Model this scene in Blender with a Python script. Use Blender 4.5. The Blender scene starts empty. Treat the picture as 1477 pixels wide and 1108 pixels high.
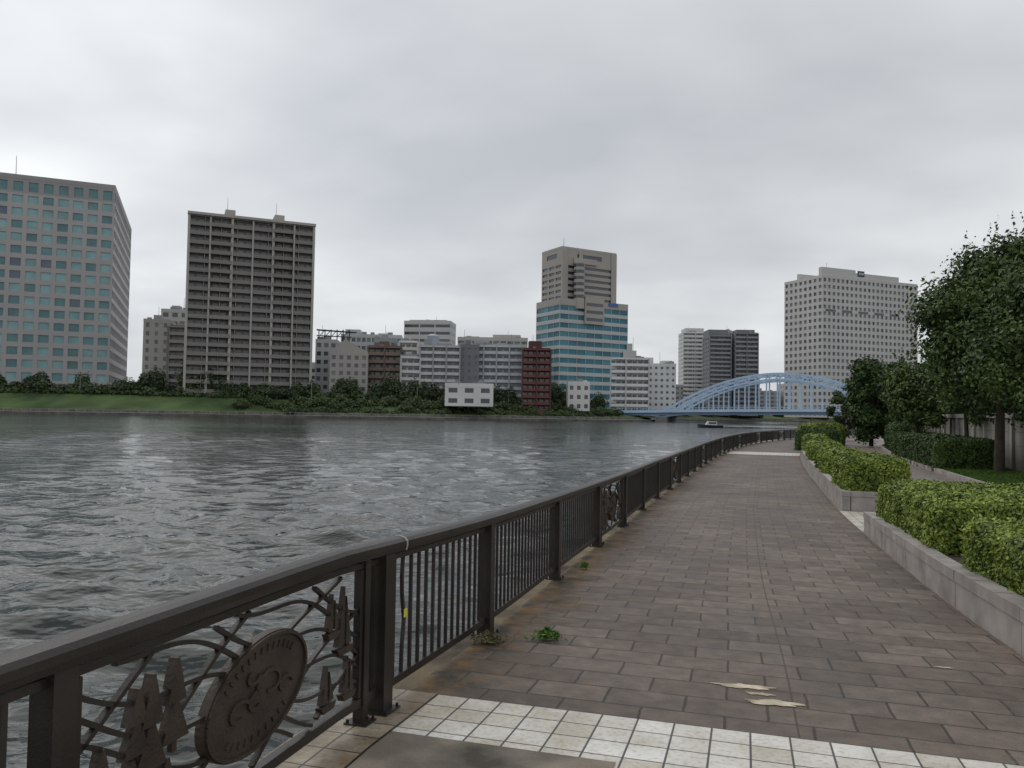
import bpy, math, random
import numpy as np
from mathutils import Vector, Matrix
random.seed(7); rng=np.random.default_rng(7)
scene=bpy.context.scene
scene.view_settings.view_transform='Standard'
scene.view_settings.look='None'
scene.view_settings.exposure=0
COL=scene.collection
WATER=-1.2

# ---------------------------------------------------------------- materials
def new_mat(name):
    m=bpy.data.materials.new(name); m.use_nodes=True
    nt=m.node_tree; return m,nt,nt.nodes,nt.links,nt.nodes['Principled BSDF']
def mat(name,c,rough=.7,var=.15,scale=.5,metal=0.,bump=0.,bscale=20.,spec=.5,c2=None,streak=0.):
    m,nt,N,L,P=new_mat(name)
    P.inputs['Roughness'].default_value=rough; P.inputs['Metallic'].default_value=metal
    P.inputs['Specular IOR Level'].default_value=spec
    tc=N.new('ShaderNodeTexCoord')
    no=N.new('ShaderNodeTexNoise'); no.inputs['Scale'].default_value=scale; no.inputs['Detail'].default_value=6
    mp=N.new('ShaderNodeMapping')
    L.new(tc.outputs['Object'],mp.inputs[0]); L.new(mp.outputs[0],no.inputs['Vector'])
    if streak: mp.inputs['Scale'].default_value=(1,1,streak)
    r=N.new('ShaderNodeValToRGB'); r.color_ramp.elements[0].position=.3; r.color_ramp.elements[1].position=.7
    a=[x*(1-var) for x in c]; b=[x*(1+var) for x in (c2 or c)]
    r.color_ramp.elements[0].color=(*a,1); r.color_ramp.elements[1].color=(*b,1)
    L.new(no.outputs['Fac'],r.inputs[0]); L.new(r.outputs[0],P.inputs['Base Color'])
    if bump:
        n2=N.new('ShaderNodeTexNoise'); n2.inputs['Scale'].default_value=bscale; n2.inputs['Detail'].default_value=5
        L.new(tc.outputs['Object'],n2.inputs['Vector'])
        bp=N.new('ShaderNodeBump'); bp.inputs['Strength'].default_value=bump; bp.inputs['Distance'].default_value=.02
        L.new(n2.outputs['Fac'],bp.inputs['Height']); L.new(bp.outputs[0],P.inputs['Normal'])
    return m
def leafmat(name,dark,light,scale=1.2,far=False):
    m,nt,N,L,P=new_mat(name)
    P.inputs['Roughness'].default_value=.55; P.inputs['Specular IOR Level'].default_value=.3
    tc=N.new('ShaderNodeTexCoord')
    no=N.new('ShaderNodeTexNoise'); no.inputs['Scale'].default_value=scale; no.inputs['Detail'].default_value=4
    L.new(tc.outputs['Object'],no.inputs['Vector'])
    at=N.new('ShaderNodeAttribute'); at.attribute_name='rnd'
    ad=N.new('ShaderNodeMath'); ad.operation='MULTIPLY_ADD'; ad.inputs[1].default_value=.45
    L.new(at.outputs['Fac'],ad.inputs[0]); L.new(no.outputs['Fac'],ad.inputs[2])
    r=N.new('ShaderNodeValToRGB'); r.color_ramp.elements[0].position=.45; r.color_ramp.elements[1].position=.95
    r.color_ramp.elements[0].color=(*dark,1); r.color_ramp.elements[1].color=(*light,1)
    L.new(ad.outputs[0],r.inputs[0]); L.new(r.outputs[0],P.inputs['Base Color'])
    return m
def glassmat(name,c,rough=.12,c2=None,spec=.8):
    return mat(name,c,rough=rough,var=.25,scale=.12,spec=spec,c2=c2)

# ---------------------------------------------------------------- mesh helpers
def mkobj(name,verts,faces,m,parent=None,smooth=False,uvs=None,face_attr=None):
    me=bpy.data.meshes.new(name); me.from_pydata([tuple(v) for v in verts],[],faces)
    ob=bpy.data.objects.new(name,me); COL.objects.link(ob)
    if m: me.materials.append(m)
    if parent: ob.parent=parent
    if smooth: me.polygons.foreach_set('use_smooth',[True]*len(me.polygons))
    if uvs is not None:
        ul=me.uv_layers.new(name='UVMap')
        li=np.empty(len(me.loops),dtype=np.int32); me.loops.foreach_get('vertex_index',li)
        ul.data.foreach_set('uv',np.asarray(uvs,dtype=np.float32)[li].ravel())
    return ob
class Part:
    def __init__(s,mat): s.v=[];s.f=[];s.m=mat;s.smooth=False
    def quad(s,a,b,c,d):
        n=len(s.v); s.v+=[a,b,c,d]; s.f.append((n,n+1,n+2,n+3))
    def poly(s,pts):
        n=len(s.v); s.v+=list(pts); s.f.append(tuple(range(n,n+len(pts))))
    def hexa(s,p):
        n=len(s.v); s.v+=list(p)
        for f in ((3,2,1,0),(4,5,6,7),(0,1,5,4),(1,2,6,5),(2,3,7,6),(3,0,4,7)): s.f.append(tuple(n+i for i in f))
    def box(s,x0,x1,y0,y1,z0,z1):
        s.hexa([(x0,y0,z0),(x1,y0,z0),(x1,y1,z0),(x0,y1,z0),(x0,y0,z1),(x1,y0,z1),(x1,y1,z1),(x0,y1,z1)])
    def wbox(s,p0,p1,a0,a1,d0,d1,z0,z1):
        dx,dy=p1[0]-p0[0],p1[1]-p0[1]; l=math.hypot(dx,dy); dx/=l;dy/=l; nx,ny=dy,-dx
        q=lambda a,d,z:(p0[0]+dx*a+nx*d,p0[1]+dy*a+ny*d,z)
        s.hexa([q(a0,d1,z0),q(a1,d1,z0),q(a1,d0,z0),q(a0,d0,z0),q(a0,d1,z1),q(a1,d1,z1),q(a1,d0,z1),q(a0,d0,z1)])
    def beam(s,a,b,w,h=None,up=(0,0,1)):
        h=h or w; a=Vector(a);b=Vector(b); t=(b-a).normalized(); u=Vector(up)
        if abs(t.dot(u))>.95: u=Vector((1,0,0))
        r=t.cross(u).normalized(); u=r.cross(t).normalized()
        c=[(-w/2,-h/2),(w/2,-h/2),(w/2,h/2),(-w/2,h/2)]
        s.hexa([tuple(a+r*x+u*y) for x,y in c]+[tuple(b+r*x+u*y) for x,y in c])
    def tube(s,pts,rad,n=7,cap=False):
        pts=[Vector(p) for p in pts]; base=len(s.v)
        for i,p in enumerate(pts):
            t=(pts[min(i+1,len(pts)-1)]-pts[max(i-1,0)]).normalized()
            r=t.cross(Vector((.3,1,.1))).normalized(); u=r.cross(t)
            for k in range(n):
                a=2*math.pi*k/n; s.v.append(tuple(p+(r*math.cos(a)+u*math.sin(a))*rad[i]))
        for i in range(len(pts)-1):
            for k in range(n):
                s.f.append((base+i*n+k,base+i*n+(k+1)%n,base+(i+1)*n+(k+1)%n,base+(i+1)*n+k))
        if cap: s.f.append(tuple(base+(len(pts)-1)*n+k for k in range(n)))
class Thing:
    def __init__(s,name): s.name=name; s.parts={}; s.extra=[]
    def part(s,n,m=None):
        if n not in s.parts: s.parts[n]=Part(m)
        return s.parts[n]
    def finish(s):
        e=bpy.data.objects.new(s.name,None); COL.objects.link(e)
        for n,p in s.parts.items():
            if p.f: mkobj(n,p.v,p.f,p.m,parent=e,smooth=p.smooth)
        for o in s.extra: o.parent=e
        return e

def leaf_mesh(name,C,Nrm,size,m,parent=None,jit=.6,aspect=.6):
    n=len(C); Nn=Nrm+rng.normal(0,jit,(n,3)); Nn/=np.linalg.norm(Nn,axis=1)[:,None]+1e-9
    A=np.cross(Nn,rng.normal(0,1,(n,3))); A/=np.linalg.norm(A,axis=1)[:,None]+1e-9
    Bv=np.cross(Nn,A); sz=(size*rng.uniform(.6,1.4,n))[:,None]
    V=np.empty((n,4,3)); V[:,0]=C-A*sz; V[:,1]=C+Bv*sz*aspect; V[:,2]=C+A*sz; V[:,3]=C-Bv*sz*aspect
    me=bpy.data.meshes.new(name); me.vertices.add(n*4); me.vertices.foreach_set('co',V.ravel())
    me.loops.add(n*4); me.loops.foreach_set('vertex_index',np.arange(n*4,dtype=np.int32))
    me.polygons.add(n); me.polygons.foreach_set('loop_start',np.arange(0,n*4,4,dtype=np.int32))
    at=me.attributes.new('rnd','FLOAT','FACE'); at.data.foreach_set('value',rng.uniform(0,1,n).astype(np.float32))
    me.update(calc_edges=True); me.validate()
    me.materials.append(m)
    ob=bpy.data.objects.new(name,me); COL.objects.link(ob)
    if parent: ob.parent=parent
    return ob

# ---------------------------------------------------------------- promenade curve (edge of the quay)
RP=[(-3.9,-6.0),(-2.75,-2.2),(-1.41,2.2),(-.72,4.54),(-.17,6.44),(.52,9.05),(1.27,11.7),(2.06,14.4),(3.2,18.3),(4.05,21),(8.2,34),(13.3,48.6),(20,64.5),(30,82),(45,102),(65,125),(95,170),(130,240),(165,330),(185,380)]
def catmull(P,step=24):
    P=[np.array(p,float) for p in P]; P=[2*P[0]-P[1]]+P+[2*P[-1]-P[-2]]; out=[]
    for i in range(1,len(P)-2):
        p0,p1,p2,p3=P[i-1:i+3]
        a=.5; t0=0; t1=t0+np.linalg.norm(p1-p0)**a; t2=t1+np.linalg.norm(p2-p1)**a; t3=t2+np.linalg.norm(p3-p2)**a
        for k in range(step):
            t=t1+(t2-t1)*k/step
            A1=(t1-t)/(t1-t0)*p0+(t-t0)/(t1-t0)*p1; A2=(t2-t)/(t2-t1)*p1+(t-t1)/(t2-t1)*p2; A3=(t3-t)/(t3-t2)*p2+(t-t2)/(t3-t2)*p3
            B1=(t2-t)/(t2-t0)*A1+(t-t0)/(t2-t0)*A2; B2=(t3-t)/(t3-t1)*A2+(t-t1)/(t3-t1)*A3
            out.append((t2-t)/(t2-t1)*B1+(t-t1)/(t2-t1)*B2)
    out.append(P[-2]); return np.array(out)
RC=catmull(RP)
for _ in range(60): RC[1:-1]=.25*RC[:-2]+.5*RC[1:-1]+.25*RC[2:]
RS=np.concatenate([[0],np.cumsum(np.linalg.norm(np.diff(RC,axis=0),axis=1))])
RS-=np.interp(4.54,RC[:,1],RS)
def cp(l): return np.array([np.interp(l,RS,RC[:,0]),np.interp(l,RS,RC[:,1])])
def tan(l):
    d=cp(l+.6)-cp(l-.6); return d/np.linalg.norm(d)
def gz(y): return 0. if y<=4 else -.42*(1-math.exp(-(y-4)/8))
def loc(s,l):
    p=cp(l); t=tan(l); return (p[0]+t[1]*s,p[1]-t[0]*s)
def zl(l): return gz(cp(l)[1])
def W(s,l,z): x,y=loc(s,l); return (x,y,zl(l)+z)
def samples(l0,l1):
    o=[l0]
    while o[-1]<l1: o.append(min(l1,o[-1]+(.5 if o[-1]<40 else 2.)))
    return o
def strip(name,s0,s1,l0,l1,dz,m,ns=1,parent=None):
    v=[];uv=[];f=[]; ls=samples(l0,l1)
    for l in ls:
        for k in range(ns+1):
            s=s0+(s1-s0)*k/ns
            v.append(W(s,l,dz)); uv.append((s,l))
    for i in range(len(ls)-1):
        for k in range(ns):
            a=i*(ns+1)+k; f.append((a,a+1,a+ns+2,a+ns+1))
    return mkobj(name,v,f,m,uvs=uv,parent=parent)

# ---------------------------------------------------------------- camera
cam=bpy.data.cameras.new('Camera'); co=bpy.data.objects.new('Camera',cam); COL.objects.link(co)
cam.sensor_width=36; cam.lens=28.08; cam.clip_end=8000; cam.clip_start=.05
co.matrix_world=Matrix.Translation((0,0,1.65))@Matrix.Rotation(math.radians(90+2.09),4,'X')@Matrix.Rotation(math.radians(.92),4,'Z')
scene.camera=co

# ---------------------------------------------------------------- world / sun
w=bpy.data.worlds.new('World'); scene.world=w; w.use_nodes=True
N=w.node_tree.nodes; L=w.node_tree.links; bg=N['Background']; bg.inputs['Strength'].default_value=.1
SE,SR=math.radians(52),math.radians(-35)
sky=N.new('ShaderNodeTexSky'); sky.sky_type='NISHITA'; sky.sun_disc=False; sky.sun_elevation=SE; sky.sun_rotation=SR
tc=N.new('ShaderNodeTexCoord'); sp=N.new('ShaderNodeSeparateXYZ'); L.new(tc.outputs['Generated'],sp.inputs[0])
def mth(op,a,b=None,c=None):
    n=N.new('ShaderNodeMath'); n.operation=op
    for i,x in enumerate((a,b,c)):
        if x is None: continue
        if isinstance(x,(int,float)): n.inputs[i].default_value=x
        else: L.new(x,n.inputs[i])
    return n.outputs[0]
zz=mth('ADD',mth('MAXIMUM',sp.outputs[2],0.0),.26)
cx=N.new('ShaderNodeCombineXYZ'); L.new(mth('DIVIDE',sp.outputs[0],zz),cx.inputs[0]); L.new(mth('DIVIDE',sp.outputs[1],zz),cx.inputs[1])
mpw=N.new('ShaderNodeMapping'); mpw.inputs['Location'].default_value=(3.1,1.7,0); mpw.inputs['Rotation'].default_value=(0,0,.5); mpw.inputs['Scale'].default_value=(.85,1.05,1); L.new(cx.outputs[0],mpw.inputs[0])
def cnoise(s,d,r,di):
    n1=N.new('ShaderNodeTexNoise'); n1.inputs['Scale'].default_value=s; n1.inputs['Detail'].default_value=d; n1.inputs['Roughness'].default_value=r; n1.inputs['Distortion'].default_value=di; L.new(mpw.outputs[0],n1.inputs['Vector']); return n1.outputs['Fac']
f_=mth('ADD',mth('MULTIPLY',cnoise(1.1,4,.45,.2),.70),mth('MULTIPLY',cnoise(2.7,4,.45,.1),.30))
rp=N.new('ShaderNodeValToRGB'); e=rp.color_ramp.elements
e[0].position=.34; e[0].color=(.52,.545,.58,1); e[1].position=.66; e[1].color=(.85,.865,.875,1)
m_=e.new(.5); m_.color=(.66,.68,.705,1)
L.new(f_,rp.inputs[0])
# brighter part of the cloud layer toward the upper left, where the sun sits behind it
dv=N.new('ShaderNodeVectorMath'); dv.operation='DOT_PRODUCT'; L.new(tc.outputs['Generated'],dv.inputs[0])
dv.inputs[1].default_value=(-.45,.78,.43)
glow=mth('MULTIPLY',mth('POWER',mth('MAXIMUM',dv.outputs['Value'],0.),10.),.26)
br=mth('MULTIPLY',mth('ADD',glow,.96),10.)
vm=N.new('ShaderNodeVectorMath'); vm.operation='SCALE'; L.new(rp.outputs[0],vm.inputs[0]); L.new(br,vm.inputs['Scale'])
mx=N.new('ShaderNodeMix'); mx.data_type='RGBA'; mx.inputs[0].default_value=.96
L.new(sky.outputs[0],mx.inputs[6]); L.new(vm.outputs[0],mx.inputs[7]); L.new(mx.outputs[2],bg.inputs[0])
sl=bpy.data.lights.new('sun','SUN'); sl.energy=.7; sl.angle=math.radians(50); sl.color=(1,.97,.92)
so=bpy.data.objects.new('sun',sl); COL.objects.link(so)
d=Vector((math.sin(SR)*math.cos(SE),math.cos(SR)*math.cos(SE),math.sin(SE)))
so.rotation_euler=d.to_track_quat('Z','Y').to_euler()

# ---------------------------------------------------------------- water
def water():
    nr,nc=720,560
    r=1.6*(900/1.6)**(np.linspace(0,1,nr)); r=np.concatenate([[.5],r,[1500,3000]]); nr+=3
    th=np.linspace(math.radians(-95),math.radians(62),nc)
    Rr,T=np.meshgrid(r,th,indexing='ij'); X=Rr*np.sin(T); Y=Rr*np.cos(T); Z=np.zeros_like(X)
    cell=np.maximum(Rr*(math.radians(157)/nc),Rr*.0089)
    g=np.random.default_rng(11)
    gust=1+.4*np.sin(X*.11+Y*.05+1)*np.sin(Y*.09-X*.03)
    for i in range(110):
        lam=.22*(3.6/.22)**(g.uniform()); a=math.radians(188)+g.normal(0,.42); k=2*math.pi/lam
        amp=.031/k*(.75 if lam<.5 else (1.25 if lam<1.8 else .8))*g.uniform(.5,1.3)
        ph=k*(X*math.sin(a)+Y*math.cos(a))+g.uniform(0,6.28)
        fade=np.clip((lam/cell-2.5)/2.5,0,1)
        s=np.sin(ph); Z+=amp*fade*gust*(s-.30*np.cos(2*ph))
    V=np.stack([X,Y,Z+WATER],-1).reshape(-1,3)
    idx=np.arange(nr*nc).reshape(nr,nc)
    F=np.stack([idx[:-1,:-1],idx[:-1,1:],idx[1:,1:],idx[1:,:-1]],-1).reshape(-1,4)
    me=bpy.data.meshes.new('river_water'); me.vertices.add(len(V)); me.vertices.foreach_set('co',V.ravel())
    me.loops.add(len(F)*4); me.loops.foreach_set('vertex_index',F[:,::-1].ravel().astype(np.int32))
    me.polygons.add(len(F)); me.polygons.foreach_set('loop_start',np.arange(0,len(F)*4,4,dtype=np.int32))
    me.polygons.foreach_set('use_smooth',np.ones(len(F),dtype=bool))
    me.update(calc_edges=True)
    m,nt,N,L,P=new_mat('river_water')
    P.inputs['Base Color'].default_value=(.034,.042,.039,1); P.inputs['Roughness'].default_value=.06; P.inputs['IOR'].default_value=1.333
    tc=N.new('ShaderNodeTexCoord'); mp=N.new('ShaderNodeMapping'); mp.inputs['Scale'].default_value=(.55,1.25,1); mp.inputs['Rotation'].default_value=(0,0,.2)
    L.new(tc.outputs['Object'],mp.inputs[0])
    a=N.new('ShaderNodeTexNoise'); a.inputs['Scale'].default_value=5.; a.inputs['Detail'].default_value=3; L.new(mp.outputs[0],a.inputs['Vector'])
    b=N.new('ShaderNodeTexNoise'); b.inputs['Scale'].default_value=.9; b.inputs['Detail'].default_value=4; b.inputs['Roughness'].default_value=.55; L.new(mp.outputs[0],b.inputs['Vector'])
    c=N.new('ShaderNodeTexNoise'); c.inputs['Scale'].default_value=.04; c.inputs['Detail'].default_value=4; L.new(mp.outputs[0],c.inputs['Vector'])
    rs=N.new('ShaderNodeMapRange'); rs.inputs[1].default_value=.35; rs.inputs[2].default_value=.65; rs.inputs[3].default_value=.45; rs.inputs[4].default_value=1.; L.new(c.outputs['Fac'],rs.inputs[0])
    b1=N.new('ShaderNodeBump'); b1.inputs['Strength'].default_value=.35; b1.inputs['Distance'].default_value=.05; L.new(a.outputs['Fac'],b1.inputs['Height'])
    b2=N.new('ShaderNodeBump'); L.new(rs.outputs[0],b2.inputs['Strength']); b2.inputs['Distance'].default_value=.34; L.new(b.outputs['Fac'],b2.inputs['Height']); L.new(b1.outputs[0],b2.inputs['Normal'])
    L.new(b2.outputs[0],P.inputs['Normal'])
    me.materials.append(m); ob=bpy.data.objects.new('river_water',me); COL.objects.link(ob)
water()
M_bed=mat('riverbed_mud',(.08,.07,.05),.9)
mkobj('ground',[(-4000,-4000,-5),(4000,-4000,-5),(4000,4000,-5),(-4000,4000,-5)],[(0,1,2,3)],M_bed)

# ---------------------------------------------------------------- paving materials
def paving():
    m,nt,N,L,P=new_mat('brown_paving'); P.inputs['Roughness'].default_value=.6
    tc=N.new('ShaderNodeTexCoord'); uv=tc.outputs['UV']
    br=N.new('ShaderNodeTexBrick'); br.inputs['Scale'].default_value=1; br.inputs['Brick Width'].default_value=.46; br.inputs['Row Height'].default_value=.305
    br.inputs['Mortar Size'].default_value=.009; br.inputs['Mortar Smooth'].default_value=.35; br.inputs['Bias'].default_value=0
    br.inputs['Color1'].default_value=(.108,.080,.061,1); br.inputs['Color2'].default_value=(.178,.138,.110,1); br.inputs['Mortar'].default_value=(.038,.029,.022,1)
    nw=N.new('ShaderNodeTexNoise'); nw.inputs['Scale'].default_value=6; L.new(uv,nw.inputs['Vector'])
    mxv=N.new('ShaderNodeMix'); mxv.data_type='VECTOR'; mxv.inputs[0].default_value=.018; L.new(uv,mxv.inputs[4]); L.new(nw.outputs['Color'],mxv.inputs[5]); L.new(mxv.outputs[1],br.inputs['Vector'])
    def noise(s,d=6,rg=.6):
        n=N.new('ShaderNodeTexNoise'); n.inputs['Scale'].default_value=s; n.inputs['Detail'].default_value=d; n.inputs['Roughness'].default_value=rg; L.new(uv,n.inputs['Vector']); return n.outputs['Fac']
    def ramp(x,p0,p1,c0,c1):
        r=N.new('ShaderNodeValToRGB'); r.color_ramp.elements[0].position=p0; r.color_ramp.elements[1].position=p1
        r.color_ramp.elements[0].color=(*c0,1); r.color_ramp.elements[1].color=(*c1,1); L.new(x,r.inputs[0]); return r.outputs[0]
    def mix(f,a,b,mode='MIX'):
        n=N.new('ShaderNodeMix'); n.data_type='RGBA'; n.blend_type=mode
        if isinstance(f,float): n.inputs[0].default_value=f
        else: L.new(f,n.inputs[0])
        L.new(a,n.inputs[6])
        if isinstance(b,tuple): n.inputs[7].default_value=(*b,1)
        else: L.new(b,n.inputs[7])
        return n.outputs[2]
    def M2(op,a,b,cl=False):
        n=N.new('ShaderNodeMath'); n.operation=op; n.use_clamp=cl
        for i,x in enumerate((a,b)):
            if isinstance(x,(int,float)): n.inputs[i].default_value=x
            else: L.new(x,n.inputs[i])
        return n.outputs[0]
    c=mix(1.,br.outputs['Color'],ramp(noise(.55,7),.3,.7,(.60,.60,.60),(1.34,1.34,1.33)),'MULTIPLY')
    c=mix(1.,c,ramp(noise(7),.3,.7,(.68,.68,.68),(1.28,1.27,1.25)),'MULTIPLY')
    c=mix(1.,c,ramp(noise(120,3),.3,.7,(.72,.72,.72),(1.28,1.28,1.28)),'MULTIPLY')
    c=mix(M2('MULTIPLY',ramp(noise(1.6,8,.7),.58,.74,(0,0,0),(1,1,1)),.5),c,(.32,.275,.225))
    c=mix(M2('MULTIPLY',ramp(noise(1.1,8,.72),.54,.66,(0,0,0),(1,1,1)),.5),c,(.052,.041,.031))
    sx=N.new('ShaderNodeSeparateXYZ'); L.new(uv,sx.inputs[0])
    a=N.new('ShaderNodeMapRange'); a.inputs[1].default_value=.0; a.inputs[2].default_value=1.0; a.inputs[3].default_value=1.; a.inputs[4].default_value=0.; L.new(sx.outputs[0],a.inputs[0])
    big=noise(1.7,8,.7)
    gate=M2('MULTIPLY',M2('ADD',M2('MULTIPLY',M2('SUBTRACT',big,.5),6.),M2('SUBTRACT',M2('MULTIPLY',a.outputs[0],2.3),1.05)),.95,True)
    dirt=ramp(noise(2.6,7,.68),.43,.60,(.030,.026,.017),(.19,.105,.034))
    c=mix(gate,c,dirt)
    j=N.new('ShaderNodeMath'); j.operation='COMPARE'; j.inputs[1].default_value=2.25; j.inputs[2].default_value=.006; L.new(sx.outputs[0],j.inputs[0])
    c=mix(M2('MULTIPLY',j.outputs[0],.8),c,(.035,.028,.022))
    L.new(c,P.inputs['Base Color'])
    rr=N.new('ShaderNodeMapRange'); rr.inputs[3].default_value=.38; rr.inputs[4].default_value=.85; L.new(noise(1.1,5),rr.inputs[0]); L.new(rr.outputs[0],P.inputs['Roughness'])
    hb=N.new('ShaderNodeMath'); hb.operation='MULTIPLY_ADD'; hb.inputs[1].default_value=-.8; L.new(br.outputs['Fac'],hb.inputs[0]); L.new(noise(60,4),hb.inputs[2])
    bp=N.new('ShaderNodeBump'); bp.inputs['Strength'].default_value=.55; bp.inputs['Distance'].default_value=.012; L.new(hb.outputs[0],bp.inputs['Height']); L.new(bp.outputs[0],P.inputs['Normal'])
    return m
def tiles(name,c1,c2,size,mort,dirtamt=.35):
    m,nt,N,L,P=new_mat(name); P.inputs['Roughness'].default_value=.4
    tc=N.new('ShaderNodeTexCoord'); uv=tc.outputs['UV']
    br=N.new('ShaderNodeTexBrick'); br.offset=0; br.inputs['Scale'].default_value=1; br.inputs['Brick Width'].default_value=size; br.inputs['Row Height'].default_value=size
    br.inputs['Mortar Size'].default_value=size*.03; br.inputs['Mortar Smooth'].default_value=.2
    br.inputs['Color1'].default_value=(*c1,1); br.inputs['Color2'].default_value=(*c2,1); br.inputs['Mortar'].default_value=(*mort,1); L.new(uv,br.inputs['Vector'])
    n=N.new('ShaderNodeTexNoise'); n.inputs['Scale'].default_value=2.2; n.inputs['Detail'].default_value=8; n.inputs['Roughness'].default_value=.65; L.new(uv,n.inputs['Vector'])
    r=N.new('ShaderNodeValToRGB'); r.color_ramp.elements[0].position=.35; r.color_ramp.elements[1].position=.62
    r.color_ramp.elements[0].color=(1-dirtamt,1-dirtamt*1.15,1-dirtamt*1.4,1); r.color_ramp.elements[1].color=(1,1,1,1); L.new(n.outputs['Fac'],r.inputs[0])
    mx=N.new('ShaderNodeMix'); mx.data_type='RGBA'; mx.blend_type='MULTIPLY'; mx.inputs[0].default_value=1; L.new(br.outputs['Color'],mx.inputs[6]); L.new(r.outputs[0],mx.inputs[7])
    n2=N.new('ShaderNodeTexNoise'); n2.inputs['Scale'].default_value=35; n2.inputs['Detail'].default_value=5; L.new(uv,n2.inputs['Vector'])
    r2=N.new('ShaderNodeValToRGB'); r2.color_ramp.elements[0].position=.28; r2.color_ramp.elements[1].position=.5; r2.color_ramp.elements[0].color=(.72,.69,.64,1); r2.color_ramp.elements[1].color=(1,1,1,1); L.new(n2.outputs['Fac'],r2.inputs[0])
    mx2=N.new('ShaderNodeMix'); mx2.data_type='RGBA'; mx2.blend_type='MULTIPLY'; mx2.inputs[0].default_value=1; L.new(mx.outputs[2],mx2.inputs[6]); L.new(r2.outputs[0],mx2.inputs[7])
    L.new(mx2.outputs[2],P.inputs['Base Color'])
    bp=N.new('ShaderNodeBump'); bp.inputs['Strength'].default_value=.4; bp.inputs['Distance'].default_value=.01; bp.invert=True; L.new(br.outputs['Fac'],bp.inputs['Height']); L.new(bp.outputs[0],P.inputs['Normal'])
    return m
M_pave=paving()
M_tile=tiles('white_tile',(.62,.58,.50),(.82,.81,.77),.2,(.07,.06,.05),.30)
M_tileb=tiles('beige_tile',(.30,.25,.18),(.46,.40,.31),.2,(.05,.04,.03),.6)
M_walk=tiles('pink_walk_tile',(.27,.22,.20),(.34,.29,.26),.3,(.12,.10,.09))
M_conc=mat('concrete',(.26,.25,.23),.85,.25,1.3,bump=.4,bscale=60)
M_concd=mat('stained_concrete',(.12,.10,.078),.85,.45,2.2,c2=(.22,.19,.15),bump=.5,bscale=60)
M_edge=mat('mossy_edge_concrete',(.05,.040,.024),.85,.4,1.8,c2=(.19,.145,.085),bump=.6,bscale=50)
M_gran=mat('granite_coping',(.36,.325,.30),.6,.3,2.5,bump=.3,bscale=150)
M_soil=mat('soil',(.05,.038,.025),.95,.3,5,bump=.8)
M_grass=leafmat('grass_blades',(.035,.075,.012),(.11,.19,.03),.8)
M_grassg=mat('grass_ground',(.05,.10,.02),.9,.3,.25,c2=(.075,.14,.03),bump=.6,bscale=4)
LEND=150
strip('promenade_base',-.24,60,-10,250,-.03,M_conc,ns=6)
q=Part(M_concd)
for l0,l1 in zip(samples(-10,250)[:-1],samples(-10,250)[1:]):
    a=loc(-.24,l0); b=loc(-.24,l1); za,zb=zl(l0)-.03,zl(l1)-.03
    q.quad((a[0],a[1],-5),(a[0],a[1],za),(b[0],b[1],zb),(b[0],b[1],-5))
mkobj('quay_wall',q.v,q.f,M_concd)
strip('promenade_paving',.0,4.02,.403,LEND,0.,M_pave,ns=4)
strip('paving_edge_concrete',-.22,0.,.403,LEND,.0,M_edge)
strip('white_tile_band',.0,6.4,-9,.40,0.,M_tile,ns=4)
strip('beige_tile_edge',-.22,.205,-9,.396,.004,M_tileb)
strip('concrete_patch',.21,1.38,-3.5,-.28,.004,M_concd)
strip('white_tile_crossing',.15,4.0,42,45.5,.004,M_tile)
strip('side_walkway',4.03,8.9,.41,LEND,-.006,M_walk,ns=3)
strip('light_tile_strip',4.03,4.6,11.0,14.6,.0,M_tile)
strip('verge_grass_ground',9.05,11.9,2,110,.10,M_grassg,ns=2)
Msand=mat('sand_mortar',(.40,.33,.23),.9,.35,9,c2=(.56,.49,.37),bump=.4)
def splat(name,s,l,a,b,seed):
    g=random.Random(seed); pts=[]; ph=[g.uniform(0,6) for _ in range(5)]
    for i in range(40):
        t=6.283*i/40; k=1+.22*math.sin(2*t+ph[0])+.16*math.sin(5*t+ph[1])+.10*math.sin(9*t+ph[2])+.06*math.sin(14*t+ph[3])
        pts.append(W(s+a*k*math.cos(t),l+b*k*math.sin(t),.004))
    pr=Part(Msand); pr.poly(pts); mkobj(name,pr.v,pr.f,Msand)
splat('mortar_patch',1.97,1.25,.15,.055,1); splat('mortar_patch',2.14,.97,.17,.05,2); splat('mortar_patch',2.06,1.12,.07,.03,4); splat('mortar_patch',3.35,2.2,.05,.02,3)

# ---------------------------------------------------------------- railing
M_rail=mat('bronze_brown_paint',(.034,.028,.024),.38,.3,3,metal=.25,bump=.15,bscale=90)
M_plq=mat('plaque_bronze',(.058,.043,.033),.5,.35,6,metal=.3,bump=.3,bscale=60)
M_joint=mat('rail_joint_metal',(.35,.34,.33),.4,.1)
M_yel=mat('yellow_tag',(.7,.65,.05),.5,.1)
RH=.95
def lbox(P,s0,s1,l0,l1,z0,z1):
    P.hexa([W(s0,l0,z0),W(s1,l0,z0),W(s1,l1,z0),W(s0,l1,z0),W(s0,l0,z1),W(s1,l0,z1),W(s1,l1,z1),W(s0,l1,z1)])
def cyl_l(P,c_s,c_l,r,z0,z1,n=8):
    b=len(P.v)
    for z in (z0,z1):
        for k in range(n):
            a=6.283*k/n; P.v.append(W(c_s+r*math.cos(a),c_l+r*math.sin(a),z))
    for k in range(n): P.f.append((b+k,b+(k+1)%n,b+n+(k+1)%n,b+n+k))
    P.f.append(tuple(b+n+k for k in range(n)))
def sweep(P,prof,l0,l1):
    ls=samples(l0,l1); b=len(P.v); n=len(prof)
    for l in ls:
        for (s,z) in prof: P.v.append(W(s,l,z))
    for i in range(len(ls)-1):
        for k in range(n): P.f.append((b+i*n+k,b+i*n+(k+1)%n,b+(i+1)*n+(k+1)%n,b+(i+1)*n+k))
rail=Thing('riverside_railing')
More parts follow.
